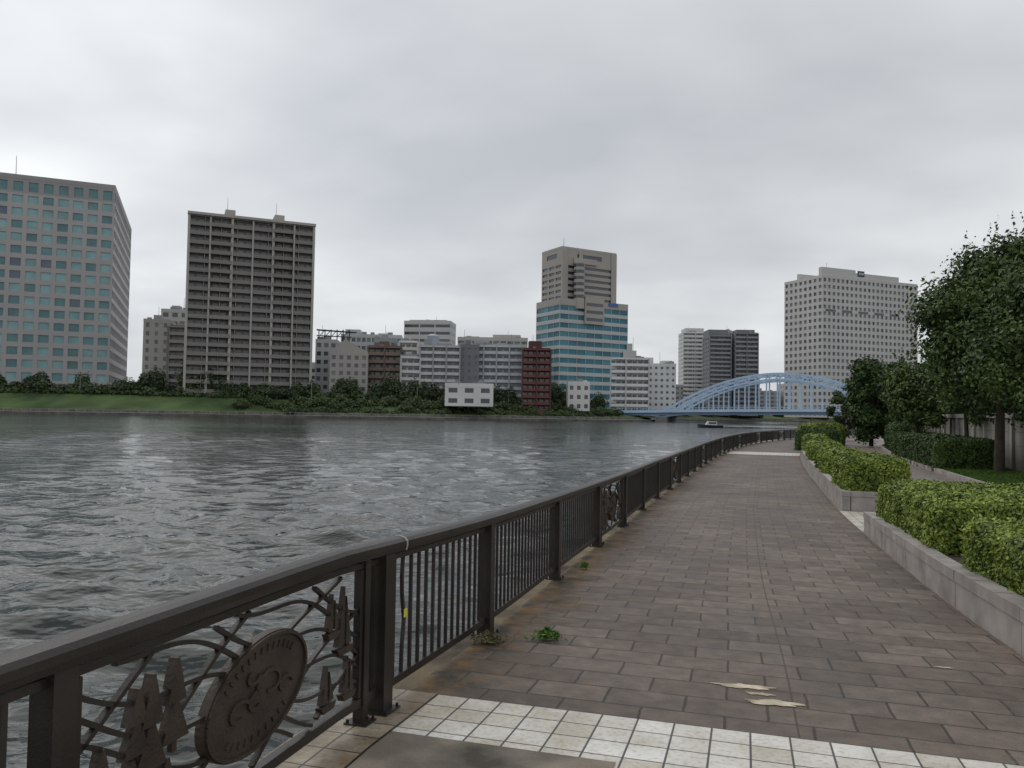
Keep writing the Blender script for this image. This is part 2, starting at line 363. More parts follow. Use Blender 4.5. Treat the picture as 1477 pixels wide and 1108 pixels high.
h=rail.part('handrail',M_rail)
prof=[(-.055,RH-.075),(.055,RH-.075),(.062,RH-.05),(.062,RH-.022),(.045,RH-.004),(.018,RH+.004),(-.018,RH+.004),(-.045,RH-.004),(-.062,RH-.022),(-.062,RH-.05)]
sweep(h,prof,-9,LEND)
br=rail.part('bottom_rail',M_rail)
sweep(br,[(-.022,.10),(.022,.10),(.022,.145),(-.022,.145)],-9,LEND)
sweep(rail.part('upper_rail',M_rail),[(-.018,RH-.125),(.018,RH-.125),(.018,RH-.095),(-.018,RH-.095)],-9,LEND)
posts=rail.part('posts',M_rail); feet=rail.part('post_feet',M_rail); pk=rail.part('pickets',M_rail); orn=rail.part('ornament_frames',M_rail); plq=rail.part('plaques',M_plq)
def post(l,wd=.055):
    lbox(posts,-wd,wd,l-wd,l+wd,.012,RH-.076); lbox(feet,-wd-.035,wd+.035,l-wd-.035,l+wd+.035,.0,.013)
    for a in (-1,1):
        for b in (-1,1): cyl_l(feet,a*(wd+.02),l+b*(wd+.02),.009,.012,.03,6)
def pickets(l0,l1,skip=()):
    n=max(1,round((l1-l0)/.125))
    for i in range(1,n):
        l=l0+(l1-l0)*i/n
        if i in skip: continue
        lbox(pk,-.009,.009,l-.011,l+.011,.144,RH-.124)
def flatbar(P,pts,wd,s0=-.012,s1=.012):
    for (a,b) in zip(pts[:-1],pts[1:]):
        dx,dz=b[0]-a[0],b[1]-a[1]; ln=math.hypot(dx,dz)+1e-6; nx,nz=-dz/ln*wd/2,dx/ln*wd/2
        A=(a[0]+nx,a[1]+nz);B=(b[0]+nx,b[1]+nz);C=(b[0]-nx,b[1]-nz);D=(a[0]-nx,a[1]-nz)
        P.hexa([W(s1,D[0],D[1]),W(s1,C[0],C[1]),W(s0,C[0],C[1]),W(s0,D[0],D[1]),W(s1,A[0],A[1]),W(s1,B[0],B[1]),W(s0,B[0],B[1]),W(s0,A[0],A[1])])
def plate(P,pts,s0,s1):
    n=len(P.v); k=len(pts)
    for s in (s0,s1):
        for (l,z) in pts: P.v.append(W(s,l,z))
    P.f.append(tuple(n+i for i in range(k))[::-1]); P.f.append(tuple(n+k+i for i in range(k)))
    for i in range(k): P.f.append((n+i,n+(i+1)%k,n+k+(i+1)%k,n+k+i))
def ornament(l0,l1,fine=True):
    Lp=l1-l0; zb,zt=.15,RH-.13; H=zt-zb
    for a in (l0+.01,l1-.01): lbox(orn,-.02,.02,a-.016,a+.016,zb,zt)
    mid=l0+Lp*.51; zc=(zb+zt)/2
    def line(fn,n):
        pts=[]
        for i in range(n+1):
            t=i/n; z=fn(t); l=l0+Lp*t
            if zb<z<zt: pts.append((l,z))
            else:
                if len(pts)>1: flatbar(orn,pts,.017)
                pts=[]
        if len(pts)>1: flatbar(orn,pts,.017)
    n=44 if fine else 14
    for k in range(9):
        o=(k-4)*.115
        line(lambda t:zc+o-(t-.5)*.62+.055*math.sin(t*11+k*.9),n)
    if fine:
        for k in range(5):
            o=(k-2)*.30
            line(lambda t:zc+o+(t-.5)*.95+.05*math.sin(t*9+k*1.3),n)
    rx,rz=.36,.225; tl=.05
    ev=lambda r1,r2,t:(mid+r1*math.cos(t),zc-.02+r2*math.sin(t)+tl*math.cos(t)*r1/rx)
    plate(plq,[ev(rx,rz,t) for t in np.linspace(0,6.2832,49)[:-1]],-.02,.022)
    if fine:
        flatbar(plq,[ev(rx-.012,rz-.012,t) for t in np.linspace(0,6.2832,49)],.014,.021,.034)
        def curl(cx_,cz_,r0,a0,a1,sg):
            pts=[]
            for t in np.linspace(a0,a1,26):
                k=1-.55*(t-a0)/(a1-a0); pts.append((cx_+r0*k*math.cos(t*sg)*1.25,cz_+r0*k*.85*math.sin(t*sg)))
            flatbar(plq,pts,.017,.021,.031)
        curl(mid-.15,zc-.06,.065,0,5.2,1); curl(mid+.07,zc+.00,.080,3.0,8.4,-1); curl(mid-.03,zc-.05,.055,1,5.5,1); curl(mid+.18,zc-.04,.050,0,4.6,1); curl(mid-.06,zc+.06,.04,0,4.6,-1)
        for i in range(13):
            t=math.radians(35+i*9); flatbar(plq,[ev(.27,.155,t),ev(.30,.182,t)],.010,.021,.028)
        for i in range(10):
            t=math.radians(-140+i*10); flatbar(plq,[ev(.27,.155,t),ev(.30,.180,t)],.010,.021,.028)
    def sail(l,z,w,hh):
        for k in range(2):
            zz0=z+hh*(.12+.40*k); plate(plq,[(l-w/2*(1-.3*k),zz0),(l+w/2*(1-.3*k),zz0),(l+.006,zz0+hh*.46),(l-.006,zz0+hh*.46)],-.016-.002*k,.018+.003*k)
        plate(plq,[(l-.012,z),(l+.012,z),(l+.012,z+hh*.14),(l-.012,z+hh*.14)],-.010,.012)
    def boat(l,z,w,hh):
        plate(plq,[(l-w*.5,z+.035),(l-w*.34,z),(l+w*.34,z),(l+w*.5,z+.035)],-.016,.02)
        plate(plq,[(l-w*.42,z+.045),(l-.010,z+.045),(l-.010,z+hh)],-.012,.016); plate(plq,[(l+.010,z+.045),(l+w*.36,z+.045),(l+.010,z+hh*.85)],-.012,.016)
    for (dl,z,w_,hh) in ((.12,.17,.15,.40),(.25,.15,.17,.33),(.34,.36,.15,.38),(.46,.42,.14,.34),(.27,.45,.12,.26),(.42,.16,.14,.26)): sail(l0+dl,z,w_,hh)
    for (dl,z,w_,hh) in ((.34,.18,.15,.22),(.18,.42,.18,.34),(.13,.18,.15,.22),(.30,.52,.13,.22)): boat(l1-dl,z,w_,hh)
post(0,.058); post(-.22,.03); post(-2.22,.045)
ornament(-2.16,-.26)
lbox(pk,-.009,.009,-.121,-.099,.144,RH-.124)
pickets(-4.6,-2.27); post(-4.65); pickets(-7,-4.7)
ps=[0,1.95,4.65,7.4,10.1]
l=10.1
while l<LEND-4: l+=2.7; ps.append(l)
for i in range(len(ps)-1):
    a,b=ps[i],ps[i+1]; post(b)
    if i==3 or (i>3 and (i-3)%4==0):
        post(a+.28,.03); post(b-.28,.03); ornament(a+.34,b-.34,fine=i<8)
    else: pickets(a+.05,b-.05,skip=(2,) if i==0 else ())
# one picket bent out of line
lb=.05+1.85*2/15
bpts=[(lb,.144),(lb+.006,.30),(lb+.03,.45),(lb-.005,.60),(lb-.012,.72),(lb,RH-.124)]
flatbar(pk,bpts,.022,-.009,.009)
jt=rail.part('joint_sleeve',M_joint)
P2=[(x*1.03,RH-.035+(z-RH+.035)*1.05) for x,z in prof]
sweep(jt,P2,.20,.225)
ye=rail.part('yellow_tag',M_yel); lbox(ye,.012,.016,lb+.0,lb+.04,.46,.51)
rail.finish()

# ---------------------------------------------------------------- planters + hedges
def planter(name,s0,s1,l0,l1,h):
    T=Thing(name); P=T.part('granite_blocks',M_gran); So=T.part('soil',M_soil); C=T.part('coping',M_gran)
    n=max(1,int((l1-l0)/.6)); th=.16
    for i in range(n):
        a=l0+(l1-l0)*i/n+.004; b=l0+(l1-l0)*(i+1)/n-.004; j=random.uniform(-.003,.003)
        lbox(P,s0+j,s0+th,a,b,-.03,h-.115); lbox(C,s0-.012+j,s0+th+.01,a,b,h-.110,h+j)
        lbox(P,s1-th,s1,a,b,-.03,h-.115); lbox(C,s1-th-.01,s1+.012,a,b,h-.110,h)
    m=max(1,int((s1-s0-2*th)/.55))
    for i in range(m):
        a=s0+th+.014+(s1-s0-2*th-.028)*i/m+.003; b=s0+th+.014+(s1-s0-2*th-.028)*(i+1)/m-.003
        for (x,y) in ((l0,l0+th),(l1-th,l1)):
            lbox(P,a,b,x+.005,y,-.03,h-.115); lbox(C,a,b,x-.008,y+.01,h-.110,h)
    for a,b in zip(samples(l0+th,l1-th)[:-1],samples(l0+th,l1-th)[1:]): lbox(So,s0+th-.002,s1-th+.002,a,b,-.02,h-.05)
    T.finish()
M_hedge=leafmat('hedge_leaves',(.050,.090,.014),(.29,.37,.060),2.0)
M_hedgek=leafmat('dark_hedge_leaves',(.02,.045,.010),(.08,.14,.03),1.2)
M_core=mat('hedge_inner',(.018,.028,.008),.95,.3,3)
def vnoise(P,f,seed):
    g=np.random.default_rng(seed); o=np.zeros(len(P))
    for i in range(6):
        d=g.normal(0,1,3); d/=np.linalg.norm(d); o+=np.sin(P@d*f*g.uniform(.6,2)+g.uniform(0,6.28))
    return o/6
def hedge(name,s0,s1,l0,l1,z0,z1,dens,size,m=None,rr=.14,bump=.06):
    m=m or M_hedge; T=Thing(name); K=T.part('dark_core',M_core)  # added solid dark fill, blocks the view through the leaves
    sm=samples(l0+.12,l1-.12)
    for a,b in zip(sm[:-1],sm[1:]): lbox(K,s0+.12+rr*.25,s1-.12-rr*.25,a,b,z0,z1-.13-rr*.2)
    A=(s1-s0)*(l1-l0)+2*(z1-z0)*((l1-l0)+(s1-s0)); n=int(A*dens)
    ws,wl,wz=(s1-s0),(l1-l0),(z1-z0)
    pr=np.array([ws*wl,wl*wz,wl*wz,ws*wz,ws*wz]); pr=pr/pr.sum(); fc=rng.choice(5,n,p=pr)
    a=rng.uniform(0,1,n);b=rng.uniform(0,1,n)
    S=np.where(fc==0,s0+a*ws,np.where(fc==1,s0,np.where(fc==2,s1,s0+a*ws)))
    Lq=np.where(fc==0,l0+b*wl,np.where(fc<=2,l0+b*wl,np.where(fc==3,l0,l1)))
    Z=np.where(fc==0,z1,z0+ (np.where(fc<=2,a,b))*wz)
    cS,cL,cZ=np.clip(S,s0+rr,s1-rr),np.clip(Lq,l0+rr,l1-rr),np.minimum(Z,z1-rr)
    D=np.stack([S-cS,Lq-cL,Z-cZ],-1); ln=np.linalg.norm(D,axis=1)[:,None]+1e-6; Dn=D/ln
    P0=np.stack([cS,cL,cZ],-1)+Dn*rr
    P0+=Dn*(bump*vnoise(P0,5,len(name)+int(l0*3))+rng.normal(0,.024,n)-.02)[:,None]
    X=np.empty((n,3)); Nw=np.empty((n,3))
    lu=np.linspace(l0-.3,l1+.3,80); base=np.array([cp(x) for x in lu]); tt=np.array([tan(x) for x in lu])
    bx=np.interp(P0[:,1],lu,base[:,0]);by=np.interp(P0[:,1],lu,base[:,1]);tx=np.interp(P0[:,1],lu,tt[:,0]);ty=np.interp(P0[:,1],lu,tt[:,1])
    X[:,0]=bx+ty*P0[:,0]; X[:,1]=by-tx*P0[:,0]; g=np.where(by>4,-.42*(1-np.exp(-(by-4)/8)),0); X[:,2]=P0[:,2]+g
    Nw[:,0]=ty*Dn[:,0]+tx*Dn[:,1]; Nw[:,1]=-tx*Dn[:,0]+ty*Dn[:,1]; Nw[:,2]=Dn[:,2]
    Nw[:,2]+=.3
    T.extra.append(leaf_mesh('leaves',X,Nw,size,m,jit=.65)); T.finish()
planter('stone_planter',4.05,6.5,-4.,10.9,.36)
planter('stone_planter',4.1,5.25,14.7,46,.42)
hedge('box_hedge',4.2,6.4,-.5,5.1,.30,.84,5000,.020,rr=.17)
hedge('box_hedge',4.2,6.4,6.2,10.6,.30,.94,3600,.023,rr=.2)
hedge('box_hedge',4.15,5.5,15.0,18.2,.36,1.14,2000,.032,rr=.25)
hedge('box_hedge',4.15,5.4,21.0,25.5,.36,1.05,1200,.040,rr=.25)
hedge('box_hedge',4.15,5.4,28.5,34.5,.36,1.08,800,.05,rr=.25)
hedge('box_hedge',4.15,5.4,38.5,45,.36,1.15,700,.055,rr=.3)
hedge('clipped_shrub',3.6,6.2,50,56,0,1.4,500,.07,M_hedgek,rr=.6)
hedge('clipped_shrub',3.2,6.2,59,66,0,1.7,450,.08,M_hedge,rr=.7)
hedge('low_dark_hedge',8.95,11.2,31.5,47,0,1.3,700,.05,M_hedgek,rr=.3,bump=.12)
hedge('low_dark_hedge',9.2,11,50,64,0,1.8,500,.06,M_hedgek,rr=.4,bump=.15)
kb=Part(M_gran)
for i in range(110):
    lbox(kb,8.9,9.05,i*1.0+.005,i*1.0+.995,-.03,.14)
mkobj('verge_kerb',kb.v,kb.f,M_gran)
n=30000; ll=rng.uniform(6,34,n); ss=rng.uniform(9.1,11.8,n)
X=np.array([W(s,l,.13) for s,l in zip(ss,ll)]); leaf_mesh('verge_grass',X,rng.normal(0,1,(n,3))*np.array([1,1,.2]),.07,M_grass,aspect=.12,jit=.2)
def weed(name,s,l,r,n,m):
    a=rng.uniform(0,6.28,n); q_=np.abs(rng.normal(0,r*.6,n)); X=np.array([W(s+math.cos(t)*k,l+math.sin(t)*k,max(.01,.07-k*.25)*random.uniform(.4,1.3)) for t,k in zip(a,q_)])
    leaf_mesh(name,X,np.tile([0,0,1.],(n,1)),.028,m,jit=.8,aspect=.3)
M_weed=leafmat('weed_leaves',(.03,.09,.012),(.11,.22,.03),3)
M_dry=leafmat('dry_weed',(.06,.05,.02),(.16,.15,.07))
weed('weed_clump',.50,1.95,.10,260,M_weed); weed('weed_clump',.10,1.7,.11,200,M_dry)
weed('weed_clump',.2,5.4,.07,90,M_weed)

# ---------------------------------------------------------------- retaining wall on the right
T=Thing('stone_retaining_wall')
M_wall=mat('wall_stone',(.27,.25,.22),.85,.35,1.2,bump=.5,bscale=25,streak=.3); M_wall2=mat('wall_pilaster',(.40,.375,.34),.8,.25,2,streak=.3,bump=.3)
a=T.part('panels',M_wall); b=T.part('pilasters',M_wall2); c=T.part('coping',M_wall2)
l=0
while l<120:
    for zz_ in range(4): lbox(a,12,12.6,l+.17,l+1.2,-.05+zz_*.56,.5+zz_*.56)
    for zz_ in range(4): lbox(a,12+.01,12.6,l+1.21,l+2.2,-.05+zz_*.56,.5+zz_*.56)
    lbox(b,11.9,12.7,l-.15,l+.16,-.05,2.25); lbox(c,11.86,12.9,l-.16,l+2.2,2.2,2.4); l+=2.36
T.finish()
strip('upper_terrace',12.6,40,0,200,2.2,M_grassg,ns=3)
T=Thing('white_notice_board'); a=T.part('board',mat('white_board',(.75,.75,.73),.5,.05)); b=T.part('posts',M_joint)
lbox(a,11.6,11.66,26.6,28.4,.75,2.0); lbox(b,11.62,11.65,26.7,26.77,0,.75); lbox(b,11.62,11.65,28.2,28.27,0,.75); T.finish()

# ---------------------------------------------------------------- trees
M_bark=mat('bark',(.07,.055,.04),.9,.3,4,bump=.7,bscale=30)
M_lf=leafmat('tree_leaves',(.018,.040,.012),(.105,.165,.042),.9)
M_lf2=leafmat('tree_leaves_light',(.038,.07,.020),(.15,.21,.06),.9)
M_lf3=leafmat('shrub_leaves_dark',(.014,.032,.012),(.075,.125,.032),1.0)
def tree(name,x,y,zb,ztop,zc0,rx,n,size,m,ncl=40,seed=1,sprig=True,lump=1.):
    g=np.random.default_rng(seed); T=Thing(name); P=T.part('trunk',M_bark); P.smooth=True
    cz=(zc0+ztop)/2; rz=(ztop-zc0)/2
    P.tube([(x,y,zb),(x+.05,y,zb+(cz-zb)*.4),(x-.04,y+.05,cz),(x,y,cz+rz*.6)],[.05*rx+.05,.04*rx+.04,.03*rx+.02,.015],8)
    C=[];Rd=[]
    while len(C)<ncl:
        d=g.normal(0,1,3); d/=np.linalg.norm(d); k=g.uniform(.2,1)**.45
        p=np.array([d[0]*rx*k*.86,d[1]*rx*k*.86,d[2]*rz*k*.88])
        p[:2]*=(1-.28*max(0,p[2]/rz)); C.append(p); Rd.append(rx*g.uniform(.16,.34)*lump)
    for i in range(0,ncl,2):
        p=C[i]; P.tube([(x,y,cz-rz*.5+.5*p[2]*.3),(x+p[0]*.5,y+p[1]*.5,cz+p[2]*.45),(x+p[0]*.95,y+p[1]*.95,cz+p[2]*.95)],[.03*rx,.015*rx,.006],5)
    C=np.array(C);Rd=np.array(Rd); wgt=Rd**2; wgt/=wgt.sum(); ci=g.choice(ncl,n,p=wgt)
    dd=g.normal(0,1,(n,3)); dd/=np.linalg.norm(dd,axis=1)[:,None]
    rad=Rd[ci]*(g.uniform(0,1,n)**.35)*1.05*(1+.25*g.normal(0,1,n))
    X=C[ci]+dd*rad[:,None]*np.array([1,1,.8])
    if sprig:
        Q=[]
        for i in range(60):
            c0=C[g.integers(ncl)]; dr=c0/np.array([rx,rx,rz]); dr=dr/np.linalg.norm(dr)+np.array([0,0,.7])+g.normal(0,.25,3)
            L0=rx*g.uniform(.2,.48)
            for k in np.linspace(.2,1,16): Q.append(c0+dr*(L0*k)+g.normal(0,.035,3))
        X=np.concatenate([X,Q]); dd=np.concatenate([dd,g.normal(0,1,(len(Q),3))])
    X=X+np.array([x,y,cz]); dd[:,2]+=.5
    T.extra.append(leaf_mesh('foliage',X,dd,size,m,jit=.7)); T.finish()
tree('broadleaf_tree',18.6,30.5,-.3,8.9,1.3,3.0,66000,.080,M_lf,120,2,lump=1.05)
tree('broadleaf_tree',14.7,21.6,-.3,6.5,1.3,2.05,38000,.060,M_lf,70,3,lump=1.1)
tree('broadleaf_tree',27.,60,-.4,6.5,-.3,2.3,20000,.12,M_lf3,60,4,False)
tree('broadleaf_tree',22.8,45,-.4,5.5,.5,1.9,14000,.09,M_lf2,36,5)
tree('broadleaf_tree',24.4,42,-.3,7.0,.8,2.2,18000,.10,M_lf,50,6)
tree('broadleaf_tree',21.3,37.5,-.3,5.4,.9,1.5,9000,.085,M_lf2,30,15)
tree('conifer_shrub',31.6,76,-.4,4.9,-.4,1.5,7000,.13,M_lf3,30,7,False)
tree('conifer_shrub',34.4,79,-.4,5.3,-.4,1.7,7000,.13,M_lf3,30,8,False)
tree('broadleaf_tree',22.5,34,2,9.2,2.1,2.7,24000,.1,M_lf3,55,9)
tree('broadleaf_tree',29,47,2,8.6,1.6,2.8,16000,.13,M_lf3,46,11)
tree('broadleaf_tree',32,55,2,8.2,1.2,3.0,16000,.14,M_lf,46,12)
tree('broadleaf_tree',30.5,63,-.3,6.6,.2,2.4,12000,.14,M_lf,40,16)
tree('broadleaf_tree',38,68,2,7.8,1.,3.4,14000,.16,M_lf3,40,13)
tree('broadleaf_tree',45,84,2,8,.8,3.8,14000,.18,M_lf,40,14)

import bmesh
bm=bmesh.new(); bmesh.ops.create_icosphere(bm,subdivisions=2,radius=1); bm.verts.ensure_lookup_table()
IV=np.array([v.co[:] for v in bm.verts]); IF=[tuple(v.index for v in f.verts) for f in bm.faces]; bm.free()
def mass(name,blobs,nleaf,size,m):
    V=[];F=[];Xs=[];Ds=[]
    for (x,y,z,rx,rz) in blobs:
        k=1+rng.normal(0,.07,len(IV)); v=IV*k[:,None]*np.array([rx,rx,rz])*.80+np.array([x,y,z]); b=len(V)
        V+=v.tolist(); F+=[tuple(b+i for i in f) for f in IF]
        d=rng.normal(0,1,(nleaf,3)); d[:,2]=np.abs(d[:,2])*np.where(rng.uniform(0,1,nleaf)<.8,1,-1); d/=np.linalg.norm(d,axis=1)[:,None]
        r=1+.16*np.sin(d[:,0]*5+x)*np.sin(d[:,2]*6+y)+rng.normal(0,.09,nleaf)
        Xs.append(d*r[:,None]*np.array([rx,rx,rz])+np.array([x,y,z])); Ds.append(d)
    T=Thing(name); T.extra.append(mkobj('dark_core_blobs',V,F,M_core)); T.extra.append(leaf_mesh('leaf_clumps',np.concatenate(Xs),np.concatenate(Ds)+np.array([0,0,.4]),size,m,jit=.6,aspect=.75)); T.finish()  # lumpy dark solids added under the leaves, so crowns are not see-through

# ---------------------------------------------------------------- far bank
BK=[(-420,255),(-330,262),(-175,273),(-70.7,283),(-10,303),(34.7,328),(56,352),(72,385),(80,440),(110,510),(170,560),(300,590),(500,600)]
BC=catmull(BK,10); BS=np.concatenate([[0],np.cumsum(np.linalg.norm(np.diff(BC,axis=0),axis=1))])
def bp_(l,o):
    p=np.array([np.interp(l,BS,BC[:,0]),np.interp(l,BS,BC[:,1])]); q_=np.array([np.interp(l+4,BS,BC[:,0]),np.interp(l+4,BS,BC[:,1])])-np.array([np.interp(l-4,BS,BC[:,0]),np.interp(l-4,BS,BC[:,1])])
    t=q_/np.linalg.norm(q_); return p+np.array([-t[1],t[0]])*o
def l_at_x(x): return float(np.interp(x,BC[:,0],BS))
def ztop(l):
    x=np.interp(l,BS,BC[:,0]); return float(np.interp(x,[-150,-60,20,80],[6.3,5.2,3.6,2.6]))
M_levee=mat('levee_grass',(.036,.072,.020),.95,.35,.09,c2=(.075,.120,.034),bump=.5,bscale=1.5)
M_bwall=mat('embankment_stone',(.12,.115,.10),.85,.4,.4,bump=.4,bscale=3)
M_bwalk=mat('far_walkway',(.30,.28,.25),.85,.2,.2)
def bstrip(name,o0,z0,o1,z1,m):
    v=[];f=[]; ls=np.arange(5,BS[-1]-5,6.)
    for l in ls:
        zt=ztop(l)
        for o,z in ((o0,z0),(o1,z1)):
            p=bp_(l,o); v.append((p[0],p[1],zt if z=='T' else z))
    for i in range(len(ls)-1): f.append((2*i,2*i+2,2*i+3,2*i+1))
    mkobj(name,v,f,m)
bstrip('far_river_wall',0,-5,.3,-.35,M_bwall)
bstrip('far_river_walkway',.3,-.35,5,-.3,M_bwalk)
bstrip('far_low_wall',5,-.3,5.3,.55,M_bwall)
bstrip('levee_slope',5.3,.5,20,'T',M_levee)
bstrip('levee_top',20,'T',34,'T',M_grassg)
poly=[]
for l in np.arange(5,BS[-1]-5,12.): p=bp_(l,24); poly.append((p[0],p[1],2.4))
poly+=[(3500,640,2.4),(3500,3500,2.4),(-3500,3500,2.4),(-3500,275,2.4)]
cg=mat('city_ground',(.12,.12,.11),.9); pr=Part(cg); pr.poly(poly); mkobj('far_bank_ground',pr.v,pr.f,cg)
M_far=leafmat('far_tree_leaves',(.024,.042,.020),(.078,.112,.044),.12)
M_farb=leafmat('far_shrub_leaves',(.032,.055,.020),(.100,.145,.046),.15)
bl=[]
for x in np.arange(-262,58,3.4):
    l=l_at_x(x)+random.uniform(-1,1); p=bp_(l,random.uniform(21,30)); zt=ztop(l)
    hgt=random.choice([3,3.5,4,4.5,5.5,6.5]) if x<-60 else random.choice([3.5,4.5,5.5,7,8])
    if -70<x<-45: hgt*=.8
    bl.append((p[0],p[1],zt+hgt*.42,random.uniform(2.4,4.2),hgt*.62))
for x,hh in ((-190,7),(-175,8),(-137,9),(-133,11),(-121,13),(-117,11),(-113,12),(-109,9),(-160,8),(-60,9),(-56,10),(-40,12),(-36,9),(-30,10),(5,9),(12,8),(18,10),(28,12),(33,13),(38,12),(44,10),(50,11),(-12,6)):
    p=bp_(l_at_x(x),27); bl.append((p[0],p[1],ztop(l_at_x(x))+hh*.45,hh*.33,hh*.5))
mass('distant_tree_row',bl,460,.40,M_far)
bl=[]
for x in np.arange(-250,62,2.6):
    l=l_at_x(x)
    if x<-98: o=random.uniform(20,21); s=random.uniform(.8,1.3)
    else: o=random.uniform(9,19); s=random.uniform(1.4,2.8)
    p=bp_(l,o); z=.5+(ztop(l)-.5)*(o-5.3)/14.7; bl.append((p[0],p[1],z+.3*s,s*1.3,s))
for x in list(np.arange(-80,-45,1.6))+list(np.arange(-45,40,4)):
    l=l_at_x(x); o=random.uniform(6.5,10); s=random.uniform(1.2,2.2); p=bp_(l,o); bl.append((p[0],p[1],.9,s*1.4,s))
mass('levee_shrubs',bl,260,.32,M_farb)
bl=[]
for i in range(44):
    l=random.uniform(l_at_x(78)+20,BS[-1]-30); p=bp_(l,random.uniform(8,24)); bl.append((p[0],p[1],4,6,random.uniform(4,7)))
for i in range(40):
    l=140+i*4.5; q_=loc(random.uniform(3,14),min(l,340)); bl.append((q_[0],q_[1],3,4.5,random.uniform(4,6)))
mass('distant_tree_row',bl,260,.6,M_far)

M_grey=mat('grey_metal',(.3,.3,.3),.5,.1)
for x in (-158,-113,-72,-30,8,40):
    T=Thing('street_lamp'); a=T.part('pole',M_grey); p=bp_(l_at_x(x),20.5); z=ztop(l_at_x(x))
    a.tube([(p[0],p[1],z),(p[0],p[1],z+6.5)],[.12,.08],6); a.beam((p[0],p[1],z+6.5),(p[0]+1.3,p[1]-.3,z+6.8),.1)
    T.part('lamp_head',M_joint).box(p[0]+.9,p[0]+1.8,p[1]-.5,p[1]-.1,z+6.7,z+6.9); T.finish()
T=Thing('far_bank_fence'); a=T.part('posts',M_grey)
for x in np.arange(-180,34,3.): p=bp_(l_at_x(x),.7); a.box(p[0]-.06,p[0]+.06,p[1]-.06,p[1]+.06,-.34,.65)
for x in np.arange(-180,34,3.):
    p=bp_(l_at_x(x),.7); q_=bp_(l_at_x(x+3),.7); a.beam((p[0],p[1],.65),(q_[0],q_[1],.65),.08)
T.finish()

# ---------------------------------------------------------------- buildings
G1=glassmat('glass_teal',(.12,.25,.265),.3,spec=.5); G1b=glassmat('glass_teal_blind',(.25,.43,.44),.35,spec=.5); G1c=glassmat('glass_blue_dark',(.07,.11,.16))
GD=glassmat('glass_dark',(.055,.065,.075)); GD2=glassmat('glass_curtain',(.18,.19,.19),.4); GB=glassmat('glass_blue_band',(.045,.18,.235),.35,spec=.4); GB2=glassmat('glass_blue_band_light',(.08,.25,.31),.35,spec=.4)  # GD is lifted a little: slight distance haze put into its colour
def facade(T,p0,p1,z0,z1,nf,nc,wf,hf,rec,wall,glasses,sill=None,probs=None,tag=''):
    dx,dy=p1[0]-p0[0],p1[1]-p0[1]; ln=math.hypot(dx,dy); dx/=ln;dy/=ln; nx,ny=dy,-dx
    q_=lambda a,d,z:(p0[0]+dx*a-nx*d,p0[1]+dy*a-ny*d,z)
    Wp=T.part('walls_'+wall.name,wall); cw=ln/nc; ch=(z1-z0)/nf; mx_=cw*(1-wf)/2; sill=(1-hf)*.55 if sill is None else sill
    for i in range(nf):
        zb=z0+i*ch; w0=zb+ch*sill; w1=w0+ch*hf
        Wp.quad(q_(0,0,zb),q_(ln,0,zb),q_(ln,0,w0),q_(0,0,w0)); Wp.quad(q_(0,0,w1),q_(ln,0,w1),q_(ln,0,zb+ch),q_(0,0,zb+ch))
        Wp.quad(q_(0,0,w0),q_(mx_,0,w0),q_(mx_,0,w1),q_(0,0,w1)); Wp.quad(q_(ln-mx_,0,w0),q_(ln,0,w0),q_(ln,0,w1),q_(ln-mx_,0,w1))
        for j in range(nc):
            a0=j*cw+mx_; a1=(j+1)*cw-mx_
            if j<nc-1: Wp.quad(q_(a1,0,w0),q_(a1+2*mx_,0,w0),q_(a1+2*mx_,0,w1),q_(a1,0,w1))
            Wp.quad(q_(a0,0,w0),q_(a1,0,w0),q_(a1,rec,w0),q_(a0,rec,w0)); Wp.quad(q_(a0,rec,w1),q_(a1,rec,w1),q_(a1,0,w1),q_(a0,0,w1))
            Wp.quad(q_(a0,0,w0),q_(a0,rec,w0),q_(a0,rec,w1),q_(a0,0,w1)); Wp.quad(q_(a1,rec,w0),q_(a1,0,w0),q_(a1,0,w1),q_(a1,rec,w1))
            g_=random.choices(glasses,probs)[0]
            T.part('windows_'+g_.name,g_).quad(q_(a0,rec,w0),q_(a1,rec,w0),q_(a1,rec,w1),q_(a0,rec,w1))
def roofing(T,P4,z,wall,par=1.0,boxes=((.3,.6,.3,.7,4.),),roofm=None,clutter=True):
    r=T.part('roof',roofm or M_conc); r.poly([(x,y,z) for x,y in P4])
    pp=T.part('parapet',wall)
    for i in range(len(P4)):
        a,b=P4[i],P4[(i+1)%len(P4)]; ln=math.hypot(b[0]-a[0],b[1]-a[1]); pp.wbox(a,b,0,ln,-.35,.06,z-.6,z+par)
    A,B_,C_,D_=[np.array(p) for p in P4[:4]]
    f=lambda u,v:tuple((A*(1-u)+B_*u)*(1-v)+(D_*(1-u)+C_*u)*v)
    for (u0,u1,v0,v1,hh) in boxes:
        c=[f(u0,v0),f(u1,v0),f(u1,v1),f(u0,v1)]; T.part('rooftop_plant',wall).hexa([(*k,z) for k in c]+[(*k,z+hh) for k in c])
    if clutter:
        cl=T.part('rooftop_units',M_grey)
        for i in range(random.randint(2,5)):
            u,v=random.uniform(.08,.88),random.uniform(.05,.3); p=f(u,v); s=random.uniform(.6,1.3); cl.box(p[0]-s,p[0]+s,p[1]-.6,p[1]+.6,z+.2,z+par+random.uniform(.3,1.3))
        p=f(random.uniform(.2,.8),.5); hb=max([b[4] for b in boxes]+[0]); cl.tube([(p[0],p[1],z),(p[0],p[1],z+hb+random.uniform(2,5))],[.12,.07],5)
